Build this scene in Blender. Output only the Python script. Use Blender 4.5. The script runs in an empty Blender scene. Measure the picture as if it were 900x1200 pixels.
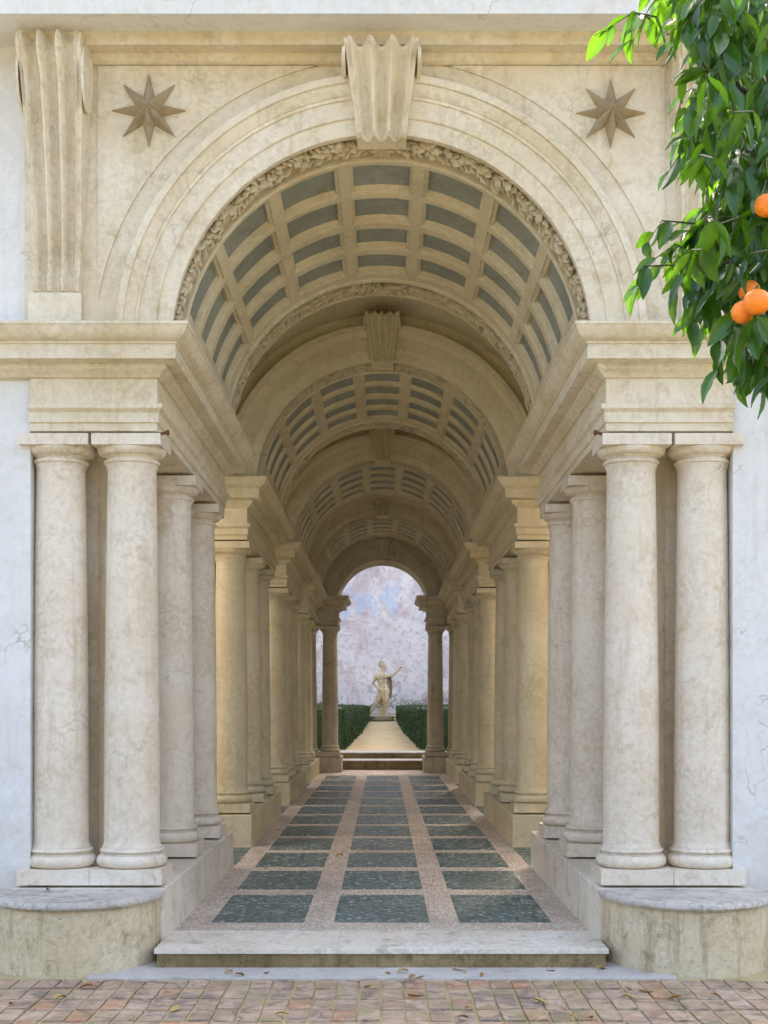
import bpy, bmesh, math, random
from mathutils import Vector, Matrix, Euler
R_ = math.radians
random.seed(7)

# ------------------------------------------------------------------ camera, sky, sun, exposure
S = bpy.context.scene
COL = S.collection
EYE = 1.805                       # camera height above the courtyard bricks
cam_d = bpy.data.cameras.new('camera'); cam = bpy.data.objects.new('camera', cam_d); COL.objects.link(cam)
cam.location = (0.018, -10.0, EYE); cam.rotation_euler = (R_(90), 0, 0)
cam_d.sensor_fit = 'HORIZONTAL'; cam_d.sensor_width = 36; cam_d.lens = 65.0
cam_d.shift_y = 0.25; cam_d.clip_end = 500
S.camera = cam
SUN_EL, SUN_AZ = 43.0, 18.0       # azimuth clockwise from +Y: behind the gallery, so that its front stands in open shade
W = bpy.data.worlds.new('World'); S.world = W; W.use_nodes = True
nt = W.node_tree; bg = nt.nodes['Background']
sky = nt.nodes.new('ShaderNodeTexSky'); sky.sky_type = 'NISHITA'; sky.sun_disc = False
sky.sun_elevation = R_(SUN_EL); sky.sun_rotation = R_(SUN_AZ); sky.air_density = 1.0; sky.dust_density = 10.0; sky.ozone_density = 0.0
nt.links.new(sky.outputs[0], bg.inputs[0]); bg.inputs[1].default_value = 0.13
sd = bpy.data.lights.new('sun', 'SUN'); so = bpy.data.objects.new('sun', sd); COL.objects.link(so)
sd.energy = 2.8; sd.angle = R_(0.6); sd.color = (1.0, 0.93, 0.82)
dv = Vector((math.sin(R_(SUN_AZ)) * math.cos(R_(SUN_EL)), math.cos(R_(SUN_AZ)) * math.cos(R_(SUN_EL)), math.sin(R_(SUN_EL))))
so.rotation_euler = dv.to_track_quat('Z', 'Y').to_euler()
so.location = (0, 0, 30)
vs = S.view_settings; vs.view_transform = 'Standard'; vs.look = 'None'; vs.gamma = 1.0; vs.use_curve_mapping = False
vs.exposure = 2.95
S.cycles.max_bounces = 9; S.cycles.diffuse_bounces = 7
S.cycles.use_adaptive_sampling = True; S.cycles.adaptive_threshold = 0.02; S.cycles.glossy_bounces = 4
S.cycles.transmission_bounces = 6; S.cycles.use_denoising = True; S.cycles.sample_clamp_indirect = 8

# ------------------------------------------------------------------ mapping
K = 1 / 162.5                     # metres per unit of the front elevation
APEX = 18.0                       # the gallery tapers towards a point 18 m behind its front
def s_(Y): return 1 - Y / APEX
def T(u, v, Y):                   # front-elevation coordinates carried back to depth Y in the tapering gallery
    s = s_(Y); return (u * K * s, Y, EYE + v * K * s)
def F(u, v, Y): return (u * K, Y, EYE + v * K)      # untapered, for the facade
def PX(px, py, Y):                # direction of a photograph pixel at depth Y
    d = 10 + Y; return (cam.location.x + (px - 450) / 1625 * d, Y, EYE - (py - 825) / 1625 * d)
def PG(px, py, z=0.0):            # where a photograph pixel meets the level z
    d = 1625 * (EYE - z) / (py - 825); return (cam.location.x + (px - 450) / 1625 * d, d - 10, z)

# ------------------------------------------------------------------ materials
class NT:
    def __init__(s, name):
        s.m = bpy.data.materials.new(name); s.m.use_nodes = True
        s.t = s.m.node_tree; s.b = s.t.nodes['Principled BSDF']; s.out = s.t.nodes['Material Output']
        s.pos = s.t.nodes.new('ShaderNodeNewGeometry').outputs['Position']
    def n(s, typ, **kw):
        nd = s.t.nodes.new(typ)
        for k, v in kw.items(): setattr(nd, k, v)
        return nd
    def l(s, a, b): s.t.links.new(a, b)
    def mapping(s, src, scale):
        m = s.n('ShaderNodeMapping'); s.l(src, m.inputs[0]); m.inputs['Scale'].default_value = scale; return m.outputs[0]
    def noise(s, scale, detail=6, rough=0.6, src=None, aniso=None, dist=0.0):
        nd = s.n('ShaderNodeTexNoise'); src = src or s.pos
        if aniso: src = s.mapping(src, aniso)
        s.l(src, nd.inputs['Vector']); nd.inputs['Scale'].default_value = scale
        nd.inputs['Detail'].default_value = min(detail, 5); nd.inputs['Roughness'].default_value = rough; nd.inputs['Distortion'].default_value = dist
        return nd.outputs['Fac']
    def ramp(s, fac, stops):
        r = s.n('ShaderNodeValToRGB'); s.l(fac, r.inputs[0]); e = r.color_ramp.elements
        e[0].position, e[0].color = stops[0][0], (*stops[0][1], 1) if len(stops[0][1]) == 3 else stops[0][1]
        e[1].position, e[1].color = stops[-1][0], (*stops[-1][1], 1)
        for p, c in stops[1:-1]:
            q = e.new(p); q.color = (*c, 1)
        return r.outputs[0]
    def g(s, fac, a, b): return s.ramp(fac, [(a, (0, 0, 0)), (b, (1, 1, 1))])
    def mix(s, fac, a, b, mode='MIX'):
        m = s.n('ShaderNodeMix', data_type='RGBA', blend_type=mode)
        for sock, v in ((m.inputs[0], fac), (m.inputs[6], a), (m.inputs[7], b)):
            if hasattr(v, 'is_linked'): s.l(v, sock)
            elif isinstance(v, (int, float)): sock.default_value = v
            else: sock.default_value = (*v, 1)
        return m.outputs[2]
    def math(s, op, a, b=None):
        m = s.n('ShaderNodeMath', operation=op)
        for i, v in enumerate((a, b)):
            if v is None: continue
            if hasattr(v, 'is_linked'): s.l(v, m.inputs[i])
            else: m.inputs[i].default_value = v
        return m.outputs[0]
    def bump(s, h, strength=0.3, dist=0.01):
        b = s.n('ShaderNodeBump'); s.l(h, b.inputs['Height']); b.inputs['Strength'].default_value = strength; b.inputs['Distance'].default_value = dist
        s.l(b.outputs[0], s.b.inputs['Normal'])
    def done(s, col, rough=0.75):
        if hasattr(col, 'is_linked'): s.l(col, s.b.inputs['Base Color'])
        else: s.b.inputs['Base Color'].default_value = (*col, 1)
        if hasattr(rough, 'is_linked'): s.l(rough, s.b.inputs['Roughness'])
        else: s.b.inputs['Roughness'].default_value = rough
        return s.m

def stone(name, base, light, stain, stain_amt=0.5, grain=28, rough=0.72, streak=0.35, tint=None, bump=0.25, mottle=0.22, crack=0.0, damp=0.0):
    n = NT(name)
    big = n.noise(1.3, 5, 0.6, dist=0.4)
    c = n.mix(n.g(big, 0.32, 0.68), base, light)
    med = n.noise(6.5, 8, 0.68, dist=0.6)
    c = n.mix(n.math('MULTIPLY', n.g(med, 0.52, 0.74), stain_amt), c, stain)
    st = n.noise(1.0, 7, 0.62, aniso=(11, 11, 0.9))
    c = n.mix(n.math('MULTIPLY', n.g(st, 0.55, 0.72), streak), c, stain)
    mo = n.noise(24, 9, 0.72, dist=0.3)
    c = n.mix(n.math('MULTIPLY', n.math('MULTIPLY', n.g(mo, 0.42, 0.66), mottle), n.math('ADD', n.g(n.noise(2.1, 4, 0.6), 0.35, 0.65), 0.25)), c, tuple(x * 0.8 for x in stain))
    if tint:
        tn = n.noise(2.3, 4, 0.6, dist=1.0)
        c = n.mix(n.math('MULTIPLY', n.g(tn, 0.55, 0.7), 0.5), c, tint)
    gr = n.noise(grain * 6, 3, 0.7)
    c = n.mix(n.math('MULTIPLY', n.g(gr, 0.35, 0.75), 0.22), c, tuple(x * 0.55 for x in stain))
    pit = n.noise(grain * 1.6, 4, 0.7, aniso=(1, 1, 2.4))
    c = n.mix(n.math('MULTIPLY', n.g(pit, 0.66, 0.72), 0.55), c, tuple(x * 0.4 for x in stain))
    if crack:
        v = n.n('ShaderNodeTexVoronoi', feature='DISTANCE_TO_EDGE'); wv = n.n('ShaderNodeVectorMath', operation='ADD')
        nc = n.n('ShaderNodeTexNoise'); n.l(n.pos, nc.inputs['Vector']); nc.inputs['Scale'].default_value = 3.0; nc.inputs['Detail'].default_value = 4
        n.l(n.pos, wv.inputs[0]); n.l(nc.outputs['Color'], wv.inputs[1]); n.l(wv.outputs[0], v.inputs['Vector']); v.inputs['Scale'].default_value = 1.1
        ln = n.ramp(v.outputs['Distance'], [(0.0, (1, 1, 1)), (0.012, (0, 0, 0))])
        c = n.mix(n.math('MULTIPLY', n.math('MULTIPLY', ln, n.g(n.noise(1.7, 3, 0.5), 0.52, 0.6)), crack), c, tuple(x * 0.5 for x in stain))
    if damp:
        sz = n.n('ShaderNodeSeparateXYZ'); n.l(n.pos, sz.inputs[0])
        dm = n.math('SUBTRACT', n.math('MULTIPLY', n.noise(2.6, 5, 0.65), 2.2), sz.outputs[2])
        c = n.mix(n.math('MULTIPLY', n.g(dm, 0.0, 0.9), damp), c, (0.50, 0.44, 0.34))
    h = n.math('ADD', n.math('MULTIPLY', gr, 0.4), n.math('ADD', med, n.math('MULTIPLY', n.g(pit, 0.66, 0.7), -0.6)))
    n.bump(h, bump, 0.012)
    n.b.inputs['Specular IOR Level'].default_value = 0.3
    return n.done(c, rough)

M = {}
M['facade'] = stone('facade_travertine', (0.70, 0.60, 0.42), (0.83, 0.76, 0.63), (0.44, 0.34, 0.17), 0.6, tint=(0.76, 0.62, 0.44), streak=0.35, mottle=0.34, crack=0.32)
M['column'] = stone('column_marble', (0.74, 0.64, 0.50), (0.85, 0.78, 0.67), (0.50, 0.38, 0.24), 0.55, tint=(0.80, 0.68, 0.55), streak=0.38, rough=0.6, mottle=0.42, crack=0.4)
M['column_in'] = stone('column_inner_marble', (0.60, 0.53, 0.35), (0.72, 0.65, 0.47), (0.40, 0.32, 0.17), 0.6, tint=(0.58, 0.46, 0.27), streak=0.45, rough=0.6, mottle=0.34)  # yellower and darker than the front columns
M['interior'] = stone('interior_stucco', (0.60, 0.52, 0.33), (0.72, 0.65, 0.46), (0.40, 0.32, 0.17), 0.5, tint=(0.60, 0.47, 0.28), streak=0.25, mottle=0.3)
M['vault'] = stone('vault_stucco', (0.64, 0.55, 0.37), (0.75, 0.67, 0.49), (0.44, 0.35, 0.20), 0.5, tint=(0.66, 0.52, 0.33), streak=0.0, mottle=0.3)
M['panel'] = stone('coffer_ground', (0.27, 0.285, 0.245), (0.38, 0.40, 0.35), (0.20, 0.18, 0.13), 0.55, streak=0.1, tint=(0.26, 0.32, 0.27), mottle=0.35)
M['garland'] = stone('garland_stucco', (0.56, 0.47, 0.30), (0.67, 0.58, 0.41), (0.33, 0.25, 0.14), 0.55, streak=0.0, bump=0.35)
M['star'] = stone('star_stucco', (0.40, 0.32, 0.21), (0.50, 0.42, 0.30), (0.23, 0.17, 0.10), 0.6, streak=0.1)
M['plaster'] = stone('pale_plaster', (0.74, 0.73, 0.71), (0.82, 0.81, 0.79), (0.55, 0.52, 0.45), 0.4, streak=0.35, rough=0.85, mottle=0.22, crack=0.6, damp=0.5)
M['bench'] = stone('bench_tufa', (0.64, 0.52, 0.33), (0.74, 0.65, 0.47), (0.28, 0.19, 0.08), 0.8, streak=0.6, grain=14, bump=0.7, mottle=0.35)
M['slab'] = stone('bench_slab_stone', (0.44, 0.40, 0.34), (0.70, 0.65, 0.57), (0.13, 0.125, 0.11), 0.9, streak=0.1, grain=18, bump=0.6, mottle=0.5)
M['pedestal'] = stone('pedestal_stone', (0.70, 0.61, 0.48), (0.82, 0.75, 0.64), (0.36, 0.30, 0.21), 0.55, streak=0.4, grain=20)
M['step'] = stone('step_travertine', (0.72, 0.63, 0.50), (0.85, 0.79, 0.68), (0.26, 0.22, 0.16), 0.7, streak=0.0, grain=16, bump=0.6, mottle=0.35)
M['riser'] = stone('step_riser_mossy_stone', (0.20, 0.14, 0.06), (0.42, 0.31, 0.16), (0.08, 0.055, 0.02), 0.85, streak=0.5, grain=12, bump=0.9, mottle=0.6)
M['marble'] = stone('threshold_marble', (0.46, 0.43, 0.40), (0.62, 0.59, 0.55), (0.28, 0.27, 0.25), 0.7, streak=0.0, grain=20, mottle=0.4)
M['rearstone'] = stone('rear_stone', (0.50, 0.42, 0.29), (0.62, 0.54, 0.39), (0.24, 0.17, 0.09), 0.7, streak=0.45)

def mat_pebbles(name, cols, gap, scale, rough=0.5):
    n = NT(name)
    v = n.n('ShaderNodeTexVoronoi', feature='F1'); n.l(n.pos, v.inputs['Vector']); v.inputs['Scale'].default_value = scale
    sep = n.n('ShaderNodeSeparateColor'); n.l(v.outputs['Color'], sep.inputs[0])
    k = len(cols); c = n.ramp(sep.outputs[0], [(i / (k - 1), cc) for i, cc in enumerate(cols)])
    e = n.n('ShaderNodeTexVoronoi', feature='DISTANCE_TO_EDGE'); n.l(n.pos, e.inputs['Vector']); e.inputs['Scale'].default_value = scale
    c = n.mix(n.g(e.outputs['Distance'], 0.02, 0.12), gap, c)
    big = n.noise(1.6, 6, 0.65, dist=0.5)
    c = n.mix(n.math('MULTIPLY', n.g(big, 0.45, 0.7), 0.45), c, tuple(x * 0.6 for x in gap))
    n.bump(n.g(e.outputs['Distance'], 0.0, 0.2), 0.5, 0.006)
    return n.done(c, rough)
M['dark_pebble'] = mat_pebbles('dark_pebble_mosaic', [(0.06, 0.10, 0.09), (0.11, 0.17, 0.15), (0.20, 0.27, 0.245), (0.09, 0.13, 0.125), (0.42, 0.47, 0.44), (0.10, 0.15, 0.13)], (0.09, 0.11, 0.09), 30, 0.42)
M['pink_pebble'] = mat_pebbles('pink_pebble_mosaic', [(0.64, 0.51, 0.40), (0.72, 0.62, 0.51), (0.60, 0.46, 0.35), (0.77, 0.69, 0.60), (0.67, 0.56, 0.45)], (0.38, 0.30, 0.22), 30, 0.6)

def mat_brick():
    n = NT('weathered_brick')
    oi = n.n('ShaderNodeObjectInfo').outputs['Random']
    c = n.ramp(oi, [(0.0, (0.42, 0.28, 0.18)), (0.3, (0.48, 0.35, 0.24)), (0.5, (0.36, 0.23, 0.15)), (0.68, (0.46, 0.33, 0.23)), (0.82, (0.30, 0.19, 0.14)), (0.93, (0.48, 0.23, 0.12)), (1.0, (0.52, 0.27, 0.15))])
    a = n.noise(7, 8, 0.7, dist=0.8)
    c = n.mix(n.math('MULTIPLY', n.g(a, 0.45, 0.6), 0.75), c, (0.58, 0.45, 0.34))
    b = n.noise(4.2, 8, 0.72, dist=1.2)
    c = n.mix(n.math('MULTIPLY', n.g(b, 0.50, 0.60), 0.8), c, (0.17, 0.135, 0.115))
    d = n.noise(3.1, 7, 0.7, dist=0.7)
    c = n.mix(n.math('MULTIPLY', n.g(d, 0.50, 0.64), 0.6), c, (0.26, 0.25, 0.10))
    f = n.noise(120, 3, 0.7)
    c = n.mix(n.math('MULTIPLY', f, 0.35), c, (0.14, 0.10, 0.08))
    n.bump(n.math('ADD', f, a), 0.5, 0.01)
    return n.done(c, 0.8)
M['brick'] = mat_brick()
def mat_moss():
    n = NT('mossy_joint'); a = n.noise(14, 6, 0.7)
    c = n.mix(n.g(a, 0.35, 0.65), (0.44, 0.39, 0.16), (0.42, 0.34, 0.23)); n.bump(n.noise(90), 0.6, 0.01)
    return n.done(c, 0.95)
M['moss'] = mat_moss()
def mat_ground():
    n = NT('courtyard_earth'); a = n.noise(3, 7, 0.7)
    c = n.mix(n.g(a, 0.35, 0.65), (0.10, 0.095, 0.06), (0.16, 0.145, 0.10)); n.bump(n.noise(60), 0.4, 0.01)
    return n.done(c, 0.9)
M['ground'] = mat_ground()
def mat_path():
    n = NT('path_gravel'); a = n.noise(5, 8, 0.7)
    c = n.mix(n.g(a, 0.35, 0.65), (0.60, 0.44, 0.22), (0.70, 0.56, 0.33))
    b = n.noise(1.7, 6, 0.7, dist=0.8); c = n.mix(n.math('MULTIPLY', n.g(b, 0.54, 0.68), 0.5), c, (0.28, 0.28, 0.10))
    c = n.mix(n.math('MULTIPLY', n.noise(150, 3), 0.35), c, (0.30, 0.22, 0.12)); n.bump(n.noise(110), 0.6, 0.01)
    return n.done(c, 0.95)
M['path'] = mat_path()
def mat_gardenwall():
    n = NT('peeling_garden_plaster')
    a = n.noise(1.5, 8, 0.72, dist=0.8)
    c = n.mix(n.g(a, 0.35, 0.65), (0.68, 0.645, 0.66), (0.82, 0.79, 0.79))
    st = n.noise(1.0, 8, 0.7, aniso=(5, 5, 0.7)); c = n.mix(n.math('MULTIPLY', n.g(st, 0.5, 0.68), 0.6), c, (0.82, 0.80, 0.80))
    p = n.noise(1.1, 7, 0.7, dist=1.2, aniso=(1, 1, 0.8)); c = n.mix(n.math('MULTIPLY', n.g(p, 0.47, 0.60), 0.8), c, (0.52, 0.39, 0.40))
    sp = n.noise(11, 6, 0.75); c = n.mix(n.math('MULTIPLY', n.g(sp, 0.50, 0.64), 0.65), c, (0.38, 0.33, 0.35))
    sxyz = n.n('ShaderNodeSeparateXYZ'); n.l(n.pos, sxyz.inputs[0])
    wob = n.noise(6.0, 9, 0.8, aniso=(1, 1, 0.5))
    for (x, z, hw, hh) in ((-0.35, 3.70, 0.26, 0.20), (0.12, 3.75, 0.16, 0.30), (-0.72, 3.72, 0.10, 0.30), (0.85, 3.75, 0.1, 0.22)):   # flaked-off blue patches
        dx = n.math('DIVIDE', n.math('ABSOLUTE', n.math('SUBTRACT', sxyz.outputs[0], x)), hw)
        dz = n.math('DIVIDE', n.math('ABSOLUTE', n.math('SUBTRACT', sxyz.outputs[2], z)), hh)
        d = n.math('ADD', n.math('MAXIMUM', dx, dz), n.math('MULTIPLY', n.math('SUBTRACT', wob, 0.5), 5.0))
        f = n.ramp(d, [(0.55, (1, 1, 1)), (1.0, (0, 0, 0))])
        c = n.mix(n.math('MULTIPLY', f, 0.55), c, (0.40, 0.55, 0.74))
    v = n.n('ShaderNodeTexVoronoi', feature='DISTANCE_TO_EDGE'); wv = n.n('ShaderNodeVectorMath', operation='ADD')
    nc = n.n('ShaderNodeTexNoise'); n.l(n.pos, nc.inputs['Vector']); nc.inputs['Scale'].default_value = 2.2; nc.inputs['Detail'].default_value = 5
    n.l(n.pos, wv.inputs[0]); n.l(nc.outputs['Color'], wv.inputs[1]); n.l(wv.outputs[0], v.inputs['Vector']); v.inputs['Scale'].default_value = 0.75
    c = n.mix(n.math('MULTIPLY', n.ramp(v.outputs['Distance'], [(0.0, (1, 1, 1)), (0.03, (0, 0, 0))]), n.math('MULTIPLY', n.g(a, 0.44, 0.58), 0.5)), c, (0.30, 0.24, 0.27))
    n.bump(n.math('ADD', a, sp), 0.4, 0.02)
    return n.done(c, 0.9)
M['gardenwall'] = mat_gardenwall()
def mat_leaf(name, dark, light, trans, gloss=0.32, per_object=False, tw=0.4):
    n = NT(name)
    if per_object: r = n.n('ShaderNodeObjectInfo').outputs['Random']
    else: r = n.t.nodes['Geometry'].outputs['Random Per Island'] if 'Geometry' in n.t.nodes else n.n('ShaderNodeNewGeometry').outputs['Random Per Island']
    c = n.mix(r, dark, light)
    v = n.noise(60, 3, 0.6); c = n.mix(n.math('MULTIPLY', v, 0.3), c, tuple(x * 0.6 for x in dark))
    n.done(c, gloss); n.b.inputs['Specular IOR Level'].default_value = 0.55
    t = n.n('ShaderNodeBsdfTranslucent'); n.l(n.mix(r, tuple(x * 0.7 for x in trans), trans), t.inputs[0])
    m = n.n('ShaderNodeMixShader'); m.inputs[0].default_value = tw
    n.l(n.b.outputs[0], m.inputs[1]); n.l(t.outputs[0], m.inputs[2]); n.l(m.outputs[0], n.out.inputs[0])
    n.bump(v, 0.25, 0.004)
    return n.m
M['leaf_o'] = mat_leaf('orange_tree_leaf', (0.014, 0.055, 0.008), (0.042, 0.14, 0.012), (0.15, 0.36, 0.012), 0.24, True, 0.30)
M['leaf_m'] = mat_leaf('orange_tree_leaf_mass', (0.014, 0.055, 0.008), (0.042, 0.14, 0.012), (0.15, 0.36, 0.012), 0.24, False, 0.30)
M['hedge'] = mat_leaf('box_hedge_leaf', (0.03, 0.07, 0.025), (0.08, 0.15, 0.05), (0.10, 0.2, 0.04), 0.4, False, 0.2)
M['weed'] = mat_leaf('weed_leaf', (0.06, 0.09, 0.03), (0.14, 0.2, 0.06), (0.16, 0.24, 0.05), 0.5, False, 0.25)
def plain(name, c, rough=0.6, bumpy=0.0, scale=60, c2=None):
    n = NT(name); v = n.noise(scale, 5, 0.65)
    col = n.mix(n.g(v, 0.3, 0.7), c, c2 or tuple(x * 0.7 for x in c))
    if bumpy: n.bump(v, bumpy, 0.006)
    return n.done(col, rough)
M['bark'] = plain('orange_tree_bark', (0.11, 0.08, 0.05), 0.85, 0.6, 40)
M['twig'] = plain('green_twig', (0.07, 0.09, 0.03), 0.6, 0.2, 60)
M['orange'] = plain('orange_peel', (0.85, 0.25, 0.012), 0.4, 0.35, 140, (0.80, 0.20, 0.01))
M['iron'] = plain('rusty_iron', (0.16, 0.055, 0.03), 0.75, 0.5, 120, (0.08, 0.03, 0.02))
M['statue'] = stone('statue_marble', (0.66, 0.52, 0.30), (0.82, 0.70, 0.48), (0.22, 0.15, 0.07), 0.8, streak=0.7, grain=60, mottle=0.6)
M['statue_dark'] = stone('statue_weathered_marble', (0.34, 0.28, 0.19), (0.46, 0.39, 0.28), (0.18, 0.13, 0.08), 0.6, streak=0.4, grain=40)
M['dry'] = plain('dry_leaf', (0.38, 0.20, 0.06), 0.7, 0.3, 50, (0.20, 0.11, 0.05))
M['dry2'] = plain('yellow_dry_leaf', (0.50, 0.34, 0.10), 0.7, 0.3, 50, (0.34, 0.21, 0.08))

# ------------------------------------------------------------------ mesh helpers
class MB:
    def __init__(s): s.v = []; s.f = []
    def add(s, vs, fs):
        o = len(s.v); s.v += [tuple(x) for x in vs]; s.f += [tuple(i + o for i in f) for f in fs]
    def hexa(s, c8):               # eight corners: bottom ring, top ring
        s.add(c8, [(0, 3, 2, 1), (4, 5, 6, 7), (0, 1, 5, 4), (1, 2, 6, 5), (2, 3, 7, 6), (3, 0, 4, 7)])
    def box(s, x0, x1, y0, y1, z0, z1):
        s.hexa([(x0, y0, z0), (x1, y0, z0), (x1, y1, z0), (x0, y1, z0), (x0, y0, z1), (x1, y0, z1), (x1, y1, z1), (x0, y1, z1)])
    def grid(s, rows, close=False):
        n = len(rows[0]); o = len(s.v)
        for r in rows: s.v += [tuple(p) for p in r]
        for i in range(len(rows) - 1):
            for j in range(n if close else n - 1):
                k = (j + 1) % n
                s.f.append((o + i * n + j, o + i * n + k, o + (i + 1) * n + k, o + (i + 1) * n + j))
    def lathe(s, prof, seg=40, c=(0, 0, 0), cap=True):
        rows = [[(c[0] + r * math.cos(2 * math.pi * j / seg), c[1] + r * math.sin(2 * math.pi * j / seg), c[2] + z) for j in range(seg)] for r, z in prof]
        o = len(s.v); s.grid(rows, True)
        if cap:
            s.f.append(tuple(range(o + seg - 1, o - 1, -1))); m = o + (len(prof) - 1) * seg; s.f.append(tuple(range(m, m + seg)))
    def tube(s, pts, rads, seg=8):
        rows = []
        for i, p in enumerate(pts):
            p = Vector(p); a = Vector(pts[max(i - 1, 0)]); b = Vector(pts[min(i + 1, len(pts) - 1)]); t = (b - a).normalized()
            x = t.cross(Vector((0.31, 0.2, 0.93))).normalized(); y = t.cross(x)
            rows.append([p + rads[i] * (math.cos(2 * math.pi * j / seg) * x + math.sin(2 * math.pi * j / seg) * y) for j in range(seg)])
        o = len(s.v); s.grid(rows, True); s.f.append(tuple(range(o + seg - 1, o - 1, -1))); m = len(s.v) - seg; s.f.append(tuple(range(m, m + seg)))
    def mesh(s, name, mat, smooth=None, fix=True):
        me = bpy.data.meshes.new(name); me.from_pydata(s.v, [], s.f); me.validate()
        if fix:
            bm = bmesh.new(); bm.from_mesh(me); bmesh.ops.recalc_face_normals(bm, faces=bm.faces); bm.to_mesh(me); bm.free()
        me.materials.append(mat)
        if smooth is not None:
            me.shade_smooth(); me.set_sharp_from_angle(angle=R_(smooth))
        return me
    def build(s, name, mat, parent=None, smooth=None, bevel=0, fix=True):
        o = bpy.data.objects.new(name, s.mesh(name, mat, smooth, fix)); COL.objects.link(o); o.parent = parent
        if bevel:
            b = o.modifiers.new('bevel', 'BEVEL'); b.width = bevel; b.segments = 2; b.limit_method = 'ANGLE'; b.angle_limit = R_(40)
        return o
def tag(o, label=None, cat=None, group=None, kind=None):
    for k, v in (('label', label), ('category', cat), ('group', group), ('kind', kind)):
        if v: o[k] = v
    return o
def empty(name, loc=(0, 0, 0)):
    e = bpy.data.objects.new(name, None); COL.objects.link(e); e.location = loc; e.empty_display_size = 0.2; return e
def inst(name, me, parent=None, loc=(0, 0, 0), scale=1, rot=None):
    o = bpy.data.objects.new(name, me); COL.objects.link(o); o.parent = parent; o.location = loc
    o.scale = (scale,) * 3 if isinstance(scale, (int, float)) else scale
    if rot: o.rotation_euler = rot
    return o

# ------------------------------------------------------------------ ground, pavement, steps (setting)
m = MB(); m.add([(-60, -60, -0.06), (60, -60, -0.06), (60, 0.6, -0.06), (-60, 0.6, -0.06)], [(0, 1, 2, 3)])
m.add([(-60, 0.6, -0.06), (60, 0.6, -0.06), (60, 80, -0.06), (-60, 80, -0.06)], [(0, 1, 2, 3)])
tag(m.build('courtyard_ground', M['ground']), 'pinkish earth and worn paving of the courtyard', kind='structure')
m = MB(); m.box(-3.6, 3.6, -2.75, -0.1, -0.055, -0.012)
pave = tag(m.build('brick_pavement', M['moss']), 'weathered brick pavement with mossy joints in front of the gallery', kind='structure')
bx, by = 0.139, 0.300
bm_ = MB(); bm_.box(-bx / 2 + 0.006, bx / 2 - 0.006, -by / 2 + 0.011, by / 2 - 0.011, -0.03, 0.0)
brick_me = bm_.mesh('brick', M['brick'])
rb = random.Random(3)
for j in range(6):
    for i in range(-24, 24):
        x = (i + 0.5) * bx; y = -0.905 - by / 2 - j * by
        if abs(x) > 2.42 and j >= 2 and x > 0 and rb.random() < 0.0: continue
        o = inst('brick', brick_me, pave, (x + rb.uniform(-.003, .003), y + rb.uniform(-.004, .004), rb.uniform(-0.007, 0.004)), (rb.uniform(.90, 1.0), rb.uniform(.93, 1.0), 1))
        o.rotation_euler = (rb.uniform(-.014, .014), rb.uniform(-.03, .03), rb.uniform(-.03, .03))
for sgn in (-1, 1):
    pass
m = MB(); m.box(-1.95, 1.95, -0.872, -0.30, -0.055, 0.004)
tag(m.build('marble_strip', M['marble'], bevel=0.006), 'pale grey marble strip at the foot of the entrance step', kind='structure')
# entrance step: riser under a nosed tread slab
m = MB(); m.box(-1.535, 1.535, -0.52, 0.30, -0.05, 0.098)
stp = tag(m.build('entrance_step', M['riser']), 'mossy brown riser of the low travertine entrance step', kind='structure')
rs = random.Random(5); xs = [-1.552, -0.30, 1.12, 1.552]
for a, b in zip(xs, xs[1:]):
    m = MB(); m.box(a + 0.0004, b - 0.0004, -0.54, 0.235, 0.0985, 0.1345)
    m.build('tread_slab', M['step'], stp, bevel=0.004)

# gallery floor
m = MB(); m.add([T(-430, -275, 0.236), T(430, -275, 0.236), T(430, -275, 8.62), T(-430, -275, 8.62)], [(0, 1, 2, 3)])
m.add([T(-430, -300, 0.236), T(430, -300, 0.236), T(430, -275, 0.236), T(-430, -275, 0.236)], [(0, 1, 2, 3)])
floor = tag(m.build('gallery_floor', M['pink_pebble']), 'pink pebble mosaic floor with dark panels inside the gallery', kind='structure')
y = 0.464; rows = []
for p in (1.10, 0.875, 0.775, 0.70, 0.672, 0.62, 0.58, 0.54, 0.50, 0.47, 0.44, 0.41):
    rows.append((y, y + p * 0.80)); y += p
def slab(u0, u1, y0, y1, dv=0.7):
    mm = MB(); a = -275; b = -275 + dv
    mm.hexa([T(u0, a, y0), T(u1, a, y0), T(u1, a, y1), T(u0, a, y1), T(u0, b, y0), T(u1, b, y0), T(u1, b, y1), T(u0, b, y1)]); return mm
for (y0, y1) in rows:
    for (u0, u1) in ((-214, -98), (-60, 60), (98, 214)):
        slab(u0, u1, y0, y1).build('pebble_panel', M['dark_pebble'], floor)
GROUPS = [(0.0, (0.21, 1.31, 2.19), 2.375), (3.44, (3.61, 4.34, 4.906), 5.06), (5.80, (5.945, 6.40, 6.86), 6.99), (7.50, (7.62, 8.07, 8.48), 8.60)]
for k in range(3):
    a, b = GROUPS[k][2] + 0.15, GROUPS[k + 1][0] - 0.13
    for sg in (-1, 1):
        u0, u1 = sorted((sg * 250, sg * 400)); slab(u0, u1, a, b).build('pebble_panel', M['dark_pebble'], floor)

# ------------------------------------------------------------------ the gallery
G = tag(empty('colonnade_gallery'), 'cream stone gallery of coupled columns and coffered barrel vaults behind an arched front', 'gallery')

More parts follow.
